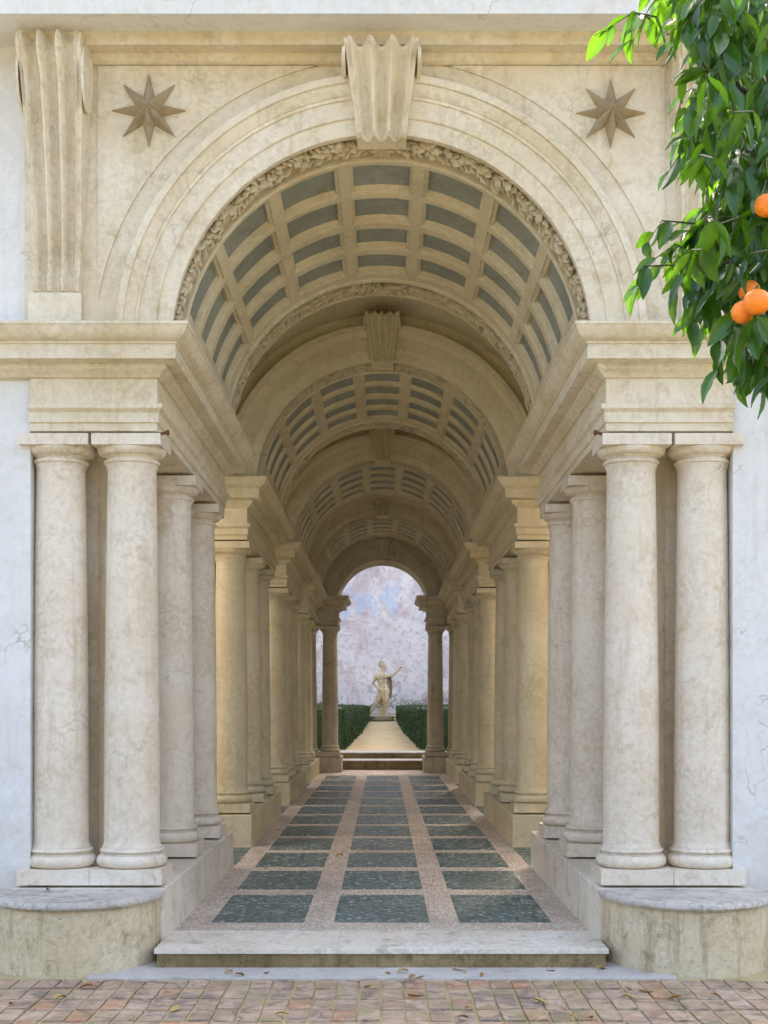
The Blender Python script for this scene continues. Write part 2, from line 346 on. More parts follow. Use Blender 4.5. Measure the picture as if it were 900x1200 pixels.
# column prototype, heights in elevation units from the plinth's foot
def col_meshes(mat, tagname):
    k = K; q = 14
    a = MB(); a.box(-42.7 * k, 42.7 * k, -42.7 * k, 42.7 * k, 0, 18 * k)
    pr = [(36, 17.8)] + [(34.2 + 8.2 * math.sin(t), 26 - 8 * math.cos(t)) for t in [math.pi * i / 10 for i in range(11)]]
    pr += [(37.5, 34), (37.5, 35.4)] + [(34.5 + 4 * math.sin(t), 38.4 - 3 * math.cos(t)) for t in [math.pi * i / 6 for i in range(7)]] + [(34.8, 41.5)]
    a.lathe([(r * k, z * k) for r, z in pr], 48)
    base = a.mesh('base_' + tagname, mat, 35)
    b = MB(); pr = [(35.5, 41.4), (35.5, 43), (34.2, 45), (33.6, 49)]
    for i in range(1, 13):
        t = i / 12; pr.append((33.6 - 4.4 * t ** 1.7, 49 + (494 - 49) * t))
    pr += [(29.6, 497), (31, 500), (31, 502)]
    b.lathe([(r * k, z * k) for r, z in pr], 48)
    shaft = b.mesh('shaft_' + tagname, mat, 50)
    c = MB(); pr = [(30.6, 501.8)] + [(31 + 2.6 * math.sin(math.pi * i / 6), 504.6 - 2.6 * math.cos(math.pi * i / 6)) for i in range(7)]
    pr += [(30.4, 507.4), (30.4, 509.5), (32.2, 509.7), (32.2, 511)] + [(33 + 8.2 * math.sin(t), 520.5 - 9 * math.cos(t)) for t in [math.pi / 2 * i / 6 for i in range(7)]]
    c.lathe([(r * k, z * k) for r, z in pr], 48)
    c.box(-41 * k, 41 * k, -41 * k, 41 * k, 520.8 * k, 534 * k)
    cap = c.mesh('capital_' + tagname, mat, 35)
    return base, shaft, cap
CM = {'out': col_meshes(M['column'], 'front'), 'in': col_meshes(M['column_in'], 'inner_bay'), 'rear': col_meshes(M['rearstone'], 'rear')}
def column(u, Y, kind='in'):
    e = empty('column', T(u, -214, Y)); e.parent = G; sc = s_(Y)
    e.scale = (sc,) * 3; e.rotation_euler = (0, 0, random.choice((0, 1, 2, 3)) * math.pi / 2)
    for nm, me in zip(('base', 'shaft', 'capital'), CM[kind]): inst(nm, me, e)
    return e

# entablature profile: (projection in m, height in elevation units)
PROF = [(0.0, 320.2), (0.0, 329), (0.014, 329.6), (0.014, 341), (0.022, 342.5), (0.04, 344), (0.045, 345), (0.045, 350), (0.0, 351.5),
        (0.0, 381), (0.02, 382), (0.03, 384.5), (0.055, 387), (0.075, 389), (0.08, 390), (0.08, 394), (0.172, 394.5), (0.172, 410.5), (0.184, 411),
        (0.184, 413), (0.200, 414), (0.228, 416), (0.252, 419.5), (0.268, 424), (0.275, 426.5), (0.282, 426.8), (0.282, 430)]
UF = 263
def sweep(prof, path):            # path(p) -> list of (u, Y); rings joined along the profile; lid on top and bottom
    mm = MB(); rows = []
    for p, v in prof: rows.append([T(u, v, Y) for u, Y in path(p)])
    mm.grid(rows)
    n = len(rows[0])
    for r in (rows[0], rows[-1]): mm.add(r, [tuple(range(n))])
    return mm
def entablature(sg, Ys, Ye, mat, uo=430, cornice_uo=None, inner=UF):
    def path_for(uo_):
        def path(p):
            a, b = s_(Ys), s_(Ye); pu = p / K
            pts = [(uo_, Ys - p * a), (inner - pu, Ys - p * a), (inner - pu, Ye + p * b), (uo_, Ye + p * b)]
            return [(sg * u, Y) for u, Y in pts]
        return path
    low = [q for q in PROF if q[1] < 393]; up = [q for q in PROF if q[1] >= 390]
    e = empty('entablature'); e.parent = G
    sweep(PROF[:9], path_for(uo)).build('architrave', mat, e, smooth=30)
    sweep([(0.0, 351.5), (0.0, 381)], path_for(uo)).build('frieze', mat, e)
    cpath = path_for(uo)
    if cornice_uo:
        def cpath(p):
            a, b = s_(Ys), s_(Ye); pu = p / K
            pts = [(cornice_uo, Ys - p * a), (inner - pu, Ys - p * a), (inner - pu, Ye + p * b), (uo, Ye + p * b)]
            return [(sg * u, Y) for u, Y in pts]
    sweep(PROF[9:], cpath).build('cornice', mat, e, smooth=30)
def tbox(sg, u0, u1, v0, v1, y0, y1):
    u0, u1 = sg * u0, sg * u1
    mm = MB(); mm.hexa([T(u0, v0, y0), T(u1, v0, y0), T(u1, v0, y1), T(u0, v0, y1), T(u0, v1, y0), T(u1, v1, y0), T(u1, v1, y1), T(u0, v1, y1)]); return mm
for gi, (Ys, cols, Ye) in enumerate(GROUPS):
    for sg in (-1, 1):
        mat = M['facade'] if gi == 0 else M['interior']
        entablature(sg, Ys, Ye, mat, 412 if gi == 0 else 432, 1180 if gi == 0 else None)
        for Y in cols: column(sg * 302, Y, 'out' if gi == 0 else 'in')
        if gi == 0: column(sg * 388, 0.21, 'out')
        a, b = s_(Ys), s_(Ye)
        tbox(sg, 251, 432, -276, -214.2, Ys - 0.11 * a, Ye + 0.09 * b).build('pedestal', M['pedestal'] if gi == 0 else M['interior'], G, bevel=0.008 * a)
        # wall behind the columns
        tbox(sg, 357, 434, -213.8, 320, Ys + 0.46 * a, Ye - 0.02).build('side_wall', mat, G)

# vaults
CV = 420.0
def vp(th, Y, Rr): return T(Rr * math.sin(th), CV + Rr * math.cos(th), Y)
REC = 8.0
def garland_mesh(Rr, y0, y1, seed, n=64, name='garland', parent=None, mat=None):
    rg = random.Random(seed); mm = MB(); sc = s_((y0 + y1) / 2); wid = (y1 - y0)
    # backing roll
    def local(th, a, d):           # a: across the band 0..1, d: relief towards the axis in elevation units
        return vp(th, y0 + wid * a, Rr - d)
    def leaf(th, a, ang, ln, wd, d0, d1):
        tipd = d1 - 2.5
        # five-vertex leaf lying on the band, raised along its mid rib
        ca, sa = math.cos(ang), math.sin(ang)
        def q(l, w, d):
            dx = l * ca - w * sa; dy = l * sa + w * ca      # dx along arc (units), dy across (units)
            return local(th + dx / Rr, a + dy * K * sc / wid, d)
        vs_ = [q(0, 0, d0), q(ln * .45, wd, d1 - 2.6), q(ln * .5, 0, d1), q(ln * .45, -wd, d1 - 2.6), q(ln, 0, tipd), q(ln * .45, wd * .6, -REC), q(ln * .45, -wd * .6, -REC)]
        mm.add(vs_, [(0, 2, 1), (0, 3, 2), (1, 2, 4), (2, 3, 4), (1, 4, 5), (3, 6, 4), (0, 1, 5), (0, 6, 3)])
    full = wid / (K * sc)
    def bud(th, a, r0, dz):
        cs = [(math.cos(2 * math.pi * j / 8), math.sin(2 * math.pi * j / 8)) for j in range(8)]; o = len(mm.v)
        for (rr, dd) in ((1.0, -REC), (1.0, dz - 4), (0.75, dz - 1), (0.3, dz)):
            mm.v += [local(th + rr * r0 * c / Rr, a + rr * r0 * s * K * sc / wid, dd) for c, s in cs]
        for w in range(3):
            for j in range(8): mm.f.append((o + w * 8 + j, o + w * 8 + (j + 1) % 8, o + (w + 1) * 8 + (j + 1) % 8, o + (w + 1) * 8 + j))
        mm.f.append(tuple(o + 24 + j for j in range(8)))
    step = full * 0.21 / Rr; n = int(R_(89) / step)
    for sgn in (-1, 1):
        flip = 0.0 if sgn > 0 else math.pi
        for i in range(n):
            th = sgn * (i + 0.5) * step
            wave = 0.5 + 0.10 * math.sin(i * 0.9 + seed)
            for side in (-1, 1):
                for lay in (0, 1):
                    ang = side * (0.75 if lay == 0 else 0.30) + rg.gauss(0, 0.16)
                    if sgn < 0: ang = math.pi - ang
                    leaf(th + rg.uniform(-.25, .25) * step, wave + side * rg.uniform(0.02, .10), ang, full * rg.uniform(0.38, 0.56), full * rg.uniform(0.055, 0.10), -REC + rg.uniform(1, 3) + lay * 3, rg.uniform(-2, 5) + lay * 3)
            if i % 5 == 2:
                for q in range(3): bud(th + rg.uniform(-.8, .8) * step, wave + rg.uniform(-.2, .2), full * rg.uniform(.07, .11), rg.uniform(2, 5))
    # rosette at the crown
    for j in range(8): leaf(0, 0.5, j * math.pi / 4, full * 0.42, full * 0.14, 2, 8)
    return mm
PANEL_TH = [R_(22 * k) for k in (-3, -2, -1, 0, 1, 2, 3)]
def vault(Y0, Y1, mat, detail=1, RI=245.0, seed=1):
    L = Y1 - Y0
    e = empty('vault'); e.parent = G
    fy = lambda f: Y0 + L * f
    rowsf = [(0.150, 0.318), (0.340, 0.496), (0.528, 0.668), (0.700, 0.835)]
    ho, hi = R_(9.4), R_(7.9)
    # theta stations
    ths = sorted({R_(-91), R_(91), R_(-85), R_(85), R_(-80), R_(80)} | {t + d for t in PANEL_TH for d in (-ho, ho)} | {t + d * ho for t in PANEL_TH for d in (-.5, 0, .5)})
    yst = [0.0, 0.105, 0.112, 0.128, 0.150] + [x for r in rowsf[1:] for x in r] + [0.318]
    yst = sorted(set([0.0, 0.112, 0.124] + [x for r in rowsf for x in r] + [0.872, 0.885, 1.0]))
    lip = lambda f: 4.0 if (0.112 < f < 0.130 or 0.86 < f < 0.886) else 0.0
    mm = MB()
    def inside(ta, tb, fa, fb):
        tm, fm = (ta + tb) / 2, (fa + fb) / 2
        return any(abs(tm - t) < ho for t in PANEL_TH) and any(a < fm < b for a, b in rowsf)
    for ta, tb in zip(ths, ths[1:]):
        for fa, fb in zip(yst, yst[1:]):
            if inside(ta, tb, fa, fb) or (fa + fb) / 2 < 0.112 or (fa + fb) / 2 > 0.885: continue
            mm.add([vp(ta, fy(fa), RI), vp(tb, fy(fa), RI), vp(tb, fy(fb), RI), vp(ta, fy(fb), RI)], [(0, 1, 2, 3)])
    for band in (((0.0, 0), (0.004, 0), (0.004, REC), (0.110, REC), (0.112, 0)), ((0.885, 0), (0.887, REC), (0.992, REC), (0.992, 0), (1.0, 0))):   # sunk beds of the garlands
        mm.grid([[vp(R_(-91 + 182 * i / 60), fy(f), RI + d) for i in range(61)] for f, d in band])
    # fillet rings beside the garlands
    for fa, fb in ((0.108, 0.126), (0.868, 0.886)):
        N = 48
        rws = []
        for (f, d) in ((fa, 0), (fa, 3.2), ((fa + fb) / 2, 4.4), (fb, 3.2), (fb, 0)):
            rws.append([vp(R_(-90 + 180 * i / N), fy(f), RI - d) for i in range(N + 1)])
        mm.grid(rws)
    # coffer frames
    prof = [(0.0, 0.0), (0.0, 2.6), (0.35, 2.6), (0.42, 4.0), (0.72, 4.4), (0.80, 12.0), (1.0, 12.0)]
    dk = (9.0 if Y0 == 0.0 else 5.5) / 12.0; prof = [(w, d * dk) for w, d in prof]
    for t in PANEL_TH:
        for a, b in rowsf:
            ins = (b - a) * 0.13
            rws = []
            for w, d in prof:
                hw = ho + (hi - ho) * w; f0, f1 = a + ins * w, b - ins * w
                n = 5
                ring = [(t - hw + 2 * hw * i / n, f0) for i in range(n + 1)] + [(t + hw - 2 * hw * i / n, f1) for i in range(n + 1)]
                rws.append([vp(th, fy(f), RI + d) for th, f in ring])
            mm.grid(rws, True)
            pm = MB(); hw = hi * 1.03; n = 4; f0, f1 = a + ins * .97, b - ins * .97
            r1 = [[vp(t - hw + 2 * hw * i / n, fy(f0), RI + d) for i in range(n + 1)] for d in (8.4,)]
            A = [vp(t - hw + 2 * hw * i / n, fy(f0), RI + 11.4 * dk) for i in range(n + 1)]; B = [vp(t - hw + 2 * hw * i / n, fy(f1), RI + 11.4 * dk) for i in range(n + 1)]
            C = [vp(t - hw + 2 * hw * i / n, fy(f0), RI + 16 * dk) for i in range(n + 1)]; D = [vp(t - hw + 2 * hw * i / n, fy(f1), RI + 16 * dk) for i in range(n + 1)]
            pm.grid([C, A, B, D, C]); pm.build('coffer_panel', M['panel'], e, smooth=40)
    mm.build('vault_shell', mat, e, smooth=25, fix=True)
    for (f0, f1, sd_) in ((0.008, 0.104, seed), (0.892, 0.992, seed + 9)):
        garland_mesh(RI, fy(f0), fy(f1), sd_, 84 if detail else 56).build('garland', M['garland'], e, fix=True)
    return e
def ring_sweep(prof, Yf, N=64, th0=-92, th1=92, cv=CV):      # prof: (R, projection m)
    mm = MB(); rows_ = []
    for Rr, p in prof:
        Y = Yf - p * s_(Yf)
        rows_.append([T(Rr * math.sin(R_(th0 + (th1 - th0) * i / N)), cv + Rr * math.cos(R_(th0 + (th1 - th0) * i / N)), Y) for i in range(N + 1)])
    mm.grid(rows_); return mm
ARCHI = [(245, -0.01), (245, 0.03), (247, 0.034), (263, 0.034), (264, 0.05), (284, 0.05), (284.2, 0.063), (287.5, 0.063), (288, 0.070), (291, 0.083), (295, 0.094), (298.5, 0.099), (298.7, 0.118), (306.5, 0.120), (307, 0.118), (307.3, 0.0)]
VEND = [2.20, 4.93, 6.90, 8.30]
for gi, (Ys, cols, Ye) in enumerate(GROUPS):
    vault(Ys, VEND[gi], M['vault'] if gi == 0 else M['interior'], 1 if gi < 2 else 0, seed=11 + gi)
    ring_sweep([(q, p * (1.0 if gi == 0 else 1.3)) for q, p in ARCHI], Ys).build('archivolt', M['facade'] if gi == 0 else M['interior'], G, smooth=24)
    if gi:
        # plain higher vault over the gap in front of this arch, with the ring walls that close it
        y0, y1 = VEND[gi - 1], Ys
        mm = MB(); N = 48
        mm.grid([[vp(R_(-90 + 180 * i / N), Y, Rr) for i in range(N + 1)] for Rr, Y in ((244.5, y0 + 0.001), (340, y0 + 0.001), (340, y1 + 0.02), (300, y1 + 0.02))])
        mm.build('plain_vault', M['interior'], G, smooth=30)
# roof over everything
mm = MB(); mm.grid([[T(352 * math.sin(R_(a)), CV + 360 * math.cos(R_(a)), Y) for a in range(-90, 91, 10)] for Y in (0.3, 8.75)])
mm.build('roof', M['interior'], G)

# keystones and scroll brackets: fluted tapering consoles
def fluted(Yf, v0, v1, h0, h1, p0, p1, flutes, scroll=True, sgn_c=0.0, nv=26, name='keystone', mat=None, cu=0.0, fdepth=0.035, cu1=None):
    s = s_(Yf); mm = MB(); cu1 = cu if cu1 is None else cu1
    nu = flutes * 10 + 8
    def prof_d(t):                # relief across the face, t in -1..1
        edge = 0.14
        if abs(t) > 1 - edge: return 0.0
        x = (t / (1 - edge) + 1) / 2 * flutes
        f = x - math.floor(x)
        return -fdepth * (math.sin(math.pi * min(1, max(0, (f - 0.16) / 0.68))) ** 0.7) + (0.35 * fdepth * math.cos((f if f < .5 else 1 - f) / 0.16 * math.pi / 2) if (f < 0.16 or f > 0.84) else 0)
    rows_ = []
    for j in range(nv + 1):
        t = j / nv; v = v0 + (v1 - v0) * t; hw = h0 + (h1 - h0) * t ** 1.3; c = cu + (cu1 - cu) * t
        p = p0 + (p1 - p0) * (t ** 1.6)
        if scroll and t > 0.86: p = p0 + (p1 - p0) * (0.86 ** 1.6) + (p1 - p0) * 0.30 * math.sin((t - 0.86) / 0.14 * math.pi * 0.75)
        if t < 0.08: p += (p1 - p0) * 0.10 * math.sin((0.08 - t) / 0.08 * math.pi)
        row = [T(c - hw, v, Yf + 0.05)]
        for i in range(nu + 1):
            q = -1 + 2 * i / nu
            row.append(T(c + q * hw, v, Yf - (p + prof_d(q) * (0.6 + 0.4 * t)) * s))
        row.append(T(c + hw, v, Yf + 0.05)); rows_.append(row)
    mm.grid(rows_)
    n = len(rows_[0])
    for r in (rows_[0], rows_[-1]): mm.add(r, [tuple(range(n))])
    o = mm.build(name, mat, G, smooth=28)
    if scroll:                    # volutes at the sides of the head
        for sd_ in (-1, 1):
            vm = MB(); rr = (v1 - v0) * 0.14; cy = v1 - rr * 1.02; cc = cu1
            rings = []
            for (xo, rk) in ((-1.0, 1.0), (2.4, 1.0), (3.4, 0.82), (2.2, 0.74), (4.0, 0.5), (2.8, 0.36), (4.4, 0.2), (4.4, 0.02)):
                x = cc + sd_ * (h1 + xo * (h1 / 44) - 1)
                pr = []
                for i in range(20):
                    a = 2 * math.pi * i / 20
                    pr.append(T(x, cy + rr * rk * math.sin(a), Yf - (p1 * 0.58 + (p1 * 0.40) * rk * math.cos(a)) * s))
                rings.append(pr)
            vm.grid(rings, True); vm.add(rings[-1], [tuple(range(20))])
            vm.build('volute', mat, o, smooth=30)
    return o
fluted(0.0, 655, 742, 28.5, 42.5, 0.085, 0.33, 3, mat=M['facade'], fdepth=0.085)
for gi in (1, 2, 3):
    fluted(GROUPS[gi][0], 655, 737, 21, 33, 0.14, 0.32, 4, mat=M['interior'], fdepth=0.05)
for sg in (-1, 1):
    fluted(0.0, 478, 754, 27, 37, 0.07, 0.28, 3, name='scroll_bracket', mat=M['facade'], cu=sg * 377, cu1=sg * 373, fdepth=0.08, nv=34)
    mm = MB(); u0, u1 = sorted((sg * 349, sg * 411)); mm.box(u0 * K, u1 * K, -0.085, 0.04, EYE + 431 * K, EYE + 478.4 * K)
    mm.build('bracket_foot', M['facade'], G, bevel=0.005)

# spandrel wall over the front arch
mm = MB(); N = 72; inn, outr = [], []
UW, VT = 418, 775
for i in range(N + 1):
    a = R_(-90 + 180 * i / N); inn.append((300 * math.sin(a), CV + 300 * math.cos(a)))
    dx, dy = math.sin(a), math.cos(a)
    t = min(UW / abs(dx) if abs(dx) > 1e-6 else 1e9, (VT - CV) / dy if dy > 1e-6 else 1e9); outr.append((t * dx, CV + t * dy))
mm.grid([[F(u, v, 0.0) for u, v in inn], [F(u, v, 0.0) for u, v in outr], [F(u, v, 0.45) for u, v in outr], [F(u, v, 0.45) for u, v in inn]])
mm.build('spandrel_wall', M['facade'], G)
for sg in (-1, 1):                # raised spandrel panels
    pts = []
    for i in range(25):
        a = R_(12.4 + (80.5 - 12.4) * i / 24); pts.append((sg * 336 * math.sin(a), CV + 336 * math.cos(a)))
    pts += [(sg * 332, 476), (sg * 332, 747), (sg * 72, 747)]
    mm = MB(); n = len(pts)
    mm.add([F(u, v, -0.012) for u, v in pts] + [F(u, v, 0.005) for u, v in pts], [tuple(range(n)), tuple(range(2 * n - 1, n - 1, -1))] + [(i, (i + 1) % n, n + (i + 1) % n, n + i) for i in range(n)])
    mm.build('spandrel_panel', M['facade'], G)
    # eight-pointed star
    cx, cy, RR = (-272, 694, 43) if sg < 0 else (268, 691, 40.5)
    mm = MB(); vs_ = [F(cx, cy, -0.15)]
    for i in range(16):
        a = math.pi / 2 + i * math.pi / 8; r = RR if i % 2 == 0 else RR * 0.42
        vs_.append(F(cx + r * math.cos(a), cy + r * math.sin(a), -0.028 if i % 2 == 0 else -0.016))
    for i in range(16):
        a = math.pi / 2 + i * math.pi / 8; r = RR if i % 2 == 0 else RR * 0.42
        vs_.append(F(cx + r * math.cos(a), cy + r * math.sin(a), -0.010))
    mm.add(vs_, [(0, 1 + i, 1 + (i + 1) % 16) for i in range(16)] + [(1 + i, 17 + i, 17 + (i + 1) % 16, 1 + (i + 1) % 16) for i in range(16)])
    mm.build('star', M['star'], G)
    # narrow pilaster strip between panel and bracket
    mm = MB(); u0, u1 = sorted((sg * 412, sg * 418)); 
# crowning cornice
zt = EYE
prof = [(0.30, 4.60), (-0.035, 4.60), (-0.06, 4.615), (-0.075, 4.66), (-0.2, 4.661), (-0.2, 4.754), (-0.45, 4.755), (-0.45, 4.93), (-0.465, 4.94), (-0.50, 5.02), (-0.56, 5.10), (-0.56, 5.16), (0.45, 5.16), (0.45, 4.60)]
mm = MB(); mm.grid([[(x, yy, zt + zz) for x in (-418 * K, 418 * K)] for yy, zz in prof[:6]])
mm.build('crown_moulding', M['facade'], G, smooth=25)
mm = MB(); mm.grid([[(x, yy, zt + zz) for x in (-7.5, 7.5)] for yy, zz in [(0.45, 4.754)] + prof[6:]])
mm.build('crown_cornice', M['plaster'], G, smooth=25)

# iron pegs under the architraves
for sg in (-1, 1):
    mm = MB(); mm.tube([F(sg * 262, 316, -0.02), F(sg * 256, 316, -0.03), F(sg * 252, 317, -0.035), F(sg * 251, 317, -0.035), F(sg * 248, 317, -0.036)], [0.010, 0.011, 0.011, 0.019, 0.018], 10)
    mm.build('iron_peg', M['iron'], G, smooth=40)

# rear arch: a narrower pair of columns closing the gallery
YR = 8.36
RC = 398.0
for sg in (-1, 1):
    column(sg * 216, 8.50, 'rear')
    tbox(sg, 166, 262, -276, -214.2, 8.36, 8.66).build('pedestal', M['rearstone'], G, bevel=0.006)
    entablature(sg, 8.405, 8.60, M['rearstone'], 262, None, 180)
mm = ring_sweep([(184, -0.42), (184, 0.02), (186, 0.03), (206, 0.03), (207, 0.05), (226, 0.05), (228, 0.07), (238, 0.08), (240, 0.08), (240, 0.0)], YR + 0.05, 48, -90, 90, RC)
mm.build('archivolt', M['rearstone'], G, smooth=30)
mm = MB(); N = 48
mm.grid([[T((a_) * math.sin(R_(-90 + 180 * i / N)), (RC if k_ == 0 else CV - 10) + a_ * math.cos(R_(-90 + 180 * i / N)), YR + 0.05) for i in range(N + 1)] for k_, a_ in ((0, 236), (1, 330))])
mm.grid([[T((a_) * math.sin(R_(-90 + 180 * i / N)), (RC if k_ == 0 else CV - 10) + a_ * math.cos(R_(-90 + 180 * i / N)), YR + 0.30) for i in range(N + 1)] for k_, a_ in ((0, 184), (1, 330))])
mm.build('end_wall', M['interior'], G)
fluted(YR + 0.05, RC + 178, RC + 262, 17, 28, 0.10, 0.24, 4, mat=M['rearstone'], fdepth=0.026)

# ------------------------------------------------------------------ stone benches in front of the pedestals
for sg in (-1, 1):
    e = empty('stone_bench', (sg * 350.5 * K, -0.112, 0))
    tag(e, 'half-round stone bench with grey lid ' + ('by the wall below the orange branches' if sg > 0 else 'by the plain wall away from the orange branches'), 'bench', 'half-round benches flanking the entrance step')
    def half(rx, ry, n=40): return [(rx * math.cos(math.pi + math.pi * i / n) , ry * math.sin(math.pi + math.pi * i / n)) for i in range(n + 1)]
    zl = EYE - 214.6 * K
    mm = MB()
    prof = [(0.585, 0.70, -0.05), (0.585, 0.70, zl - 0.058)]
    for rx, ry, z in prof: pass
    r0 = [(x, y_, -0.05) for x, y_ in half(0.585, 0.715)]; r1 = [(x, y_, zl - 0.057) for x, y_ in half(0.580, 0.705)]
    mm.grid([r0, r1]); mm.add(r0, [tuple(range(len(r0)))]); mm.add(r1, [tuple(range(len(r1)))]); mm.add([r0[0], r0[-1], r1[-1], r1[0]], [(0, 1, 2, 3)])
    mm.build('drum', M['bench'], e, smooth=40)
    mm = MB(); rws = []
    for rx, ry, z in ((0.57, 0.69, zl - 0.0565), (0.600, 0.735, zl - 0.052), (0.612, 0.75, zl - 0.036), (0.612, 0.75, zl - 0.022), (0.603, 0.738, zl - 0.006), (0.585, 0.715, zl)):
        rws.append([(x, y_, z) for x, y_ in half(rx, ry)])
    mm.grid(rws); n = len(rws[0])
    mm.add(rws[0], [tuple(range(n))]); mm.add(rws[-1], [tuple(range(n))])
    mm.add([r[0] for r in rws] + [r[-1] for r in rws][::-1], [tuple(range(2 * len(rws)))])
    mm.build('lid_slab', M['slab'], e, smooth=40)

# ------------------------------------------------------------------ courtyard walls beside the front
for sg in (-1, 1):
    e = empty('courtyard_wall', (sg * 3.2, 0.2, 0))
    tag(e, 'pale blue-grey plaster courtyard wall ' + ('behind the orange tree' if sg > 0 else 'beside the gallery front, clear of the orange tree'), 'wall', 'plaster walls flanking the gallery front')
    mm = MB(); a, b = sorted((sg * 413 * K, sg * 7.5)); mm.box(a - sg * 3.2, b - sg * 3.2, 0.03 - 0.2, 0.44 - 0.2, -0.05, EYE + 409 * K)
    mm.build('lower_wall', M['plaster'], e)
    mm = MB(); mm.box(a + (sg < 0) * 0 - sg * 3.2, b - sg * 3.2, 0.035 - 0.2, 0.43 - 0.2, EYE + 409 * K, EYE + 4.756)
    mm.build('upper_wall', M['plaster'], e)
    mm = MB(); a, b = sorted((sg * 4.6, sg * 4.9)); mm.box(a - sg * 3.2, b - sg * 3.2, 0.44 - 0.2, 15.5, -0.05, 6.6)
    mm.build('added_alley_wall', M['plaster'], e)  # invented side passage, its height set to dim light entering the gaps
    mm = MB(); a, b = sorted((sg * 432 * K, sg * 7.2)); mm.box(a - sg * 3.2, b - sg * 3.2, 0.30, 8.6, -0.05, 0.3)
    mm.build('alley_bed', M['ground'], e)

# ------------------------------------------------------------------ garden behind
zf = T(0, -275, 8.6)[2]
m = MB(); m.box(-1.0, 1.0, 8.62, 9.25, zf - 0.1, zf + 0.114); m.box(-1.0, 1.0, 9.22, 9.9, zf + 0.05, zf + 0.20)
gs = m.build('garden_step', M['riser'])
tag(gs, 'two low dark stone steps up to the garden path', kind='structure')
for (a, b, z) in ((8.60, 9.22, zf + 0.1145), (9.20, 9.96, zf + 0.2005)):
    mm = MB(); mm.box(-1.0, 1.0, a, b, z, z + 0.014); mm.build('tread_slab', M['marble'], gs, bevel=0.004)
ZP0, ZP1 = zf + 0.215, 1.515
def zpath(Y): return ZP0 + (ZP1 - ZP0) * (Y - 9.9) / 4.6
m = MB(); m.add([(-7.2, 8.64, zf - 0.05), (7.2, 8.64, zf - 0.05), (7.2, 9.9, ZP0 - 0.02), (-7.2, 9.9, ZP0 - 0.02), (7.2, 16.5, zpath(16.5) - 0.02), (-7.2, 16.5, zpath(16.5) - 0.02)], [(0, 1, 2, 3), (3, 2, 4, 5)])
tag(m.build('garden_ground', M['ground']), 'earth bed behind the gallery', kind='structure')
m = MB(); m.add([(-0.62, 9.9, zpath(9.9)), (0.62, 9.9, zpath(9.9)), (0.36, 15.6, zpath(15.6)), (-0.36, 15.6, zpath(15.6))], [(0, 1, 2, 3)])
tag(m.build('garden_path', M['path']), 'ochre gravel path narrowing towards the statue', kind='structure')
gw = empty('garden_wall', (0, 16.2, 1.0)); tag(gw, 'tall peeling lilac-white plaster wall closing the garden behind the statue', 'wall')
mm = MB(); mm.box(-7.3, 7.3, -0.2, 0.2, -0.2, 16.0); mm.build('wall_face', M['gardenwall'], gw)  # unseen upper height is made up, to keep direct sun off the gallery
mm = MB(); mm.box(-7.3, 7.3, -0.3, 0.3, 16.0, 16.12); mm.build('wall_coping', M['slab'], gw)

def leaf_cloud(rng, n, sampler, size, mat, name, parent=None, kind=None):
    mm = MB()
    for _ in range(n):
        p, nrm = sampler(rng); p = Vector(p)
        d = (Vector(nrm) * 0.9 + Vector((rng.gauss(0, 1), rng.gauss(0, 1), rng.gauss(0, 1))) * 0.75).normalized()
        t = d.cross(Vector((rng.gauss(0, 1), rng.gauss(0, 1), rng.gauss(0, 1)))).normalized(); b = d.cross(t); l = size * rng.uniform(.6, 1.3); w = l * .5
        mm.add([p - t * l, p + b * w + d * w * .3, p + t * l, p - b * w + d * w * .3], [(0, 1, 2), (0, 2, 3)])
    o = mm.build(name, mat, parent, fix=False)
    if kind: o['kind'] = kind
    return o
HT = 1.765
def hedge(sg, y0, y1, h0, h1, outer, label):
    e = empty('box_hedge', (sg * (h0 + outer) / 2, (y0 + y1) / 2, zpath(y0) - 0.02)); tag(e, label, 'hedge', 'clipped box hedges lining the garden path')
    L = e.location
    zb = lambda Y: zpath(Y) - 0.03
    c8 = [(sg * h0, y0, zb(y0)), (sg * outer, y0, zb(y0)), (sg * outer, y1, zb(y1)), (sg * h1, y1, zb(y1))]
    i_ = 0.035
    mm = MB(); mm.hexa([tuple(Vector(p) - L) for p in [(sg * (h0 + i_), y0 + i_, zb(y0)), (sg * outer, y0 + i_, zb(y0)), (sg * outer, y1 - i_, zb(y1)), (sg * (h1 + i_), y1 - i_, zb(y1)),
        (sg * (h0 + i_), y0 + i_, HT - i_), (sg * outer, y0 + i_, HT - i_), (sg * outer, y1 - i_, HT - i_), (sg * (h1 + i_), y1 - i_, HT - i_)]])
    mm.build('hedge_core', M['hedge'], e)
    rng = random.Random(int(y0 * 100) + sg)
    def smp(r):
        k = r.random(); j = lambda: r.gauss(0, 0.012)
        if k < 0.5:
            t = r.random(); Y = y0 + (y1 - y0) * t; h = h0 + (h1 - h0) * t; z = zb(Y) + (HT - zb(Y)) * r.random()
            p = (sg * h + j(), Y, z); nn = (-sg, 0, 0.2)
        elif k < 0.75:
            x = h0 + (outer - h0) * r.random(); p = (sg * x, y0 + j(), zb(y0) + (HT - zb(y0)) * r.random()); nn = (0, -1, 0.2)
        else:
            t = r.random(); Y = y0 + (y1 - y0) * t; x = h0 + (h1 - h0) * t; x = x + (outer - x) * r.random(); p = (sg * x, Y, HT + abs(j())); nn = (0, 0, 1)
        return tuple(Vector(p) - L), nn
    leaf_cloud(rng, 9000 if y0 < 11 else 6500, smp, 0.017, M['hedge'], 'foliage', e)
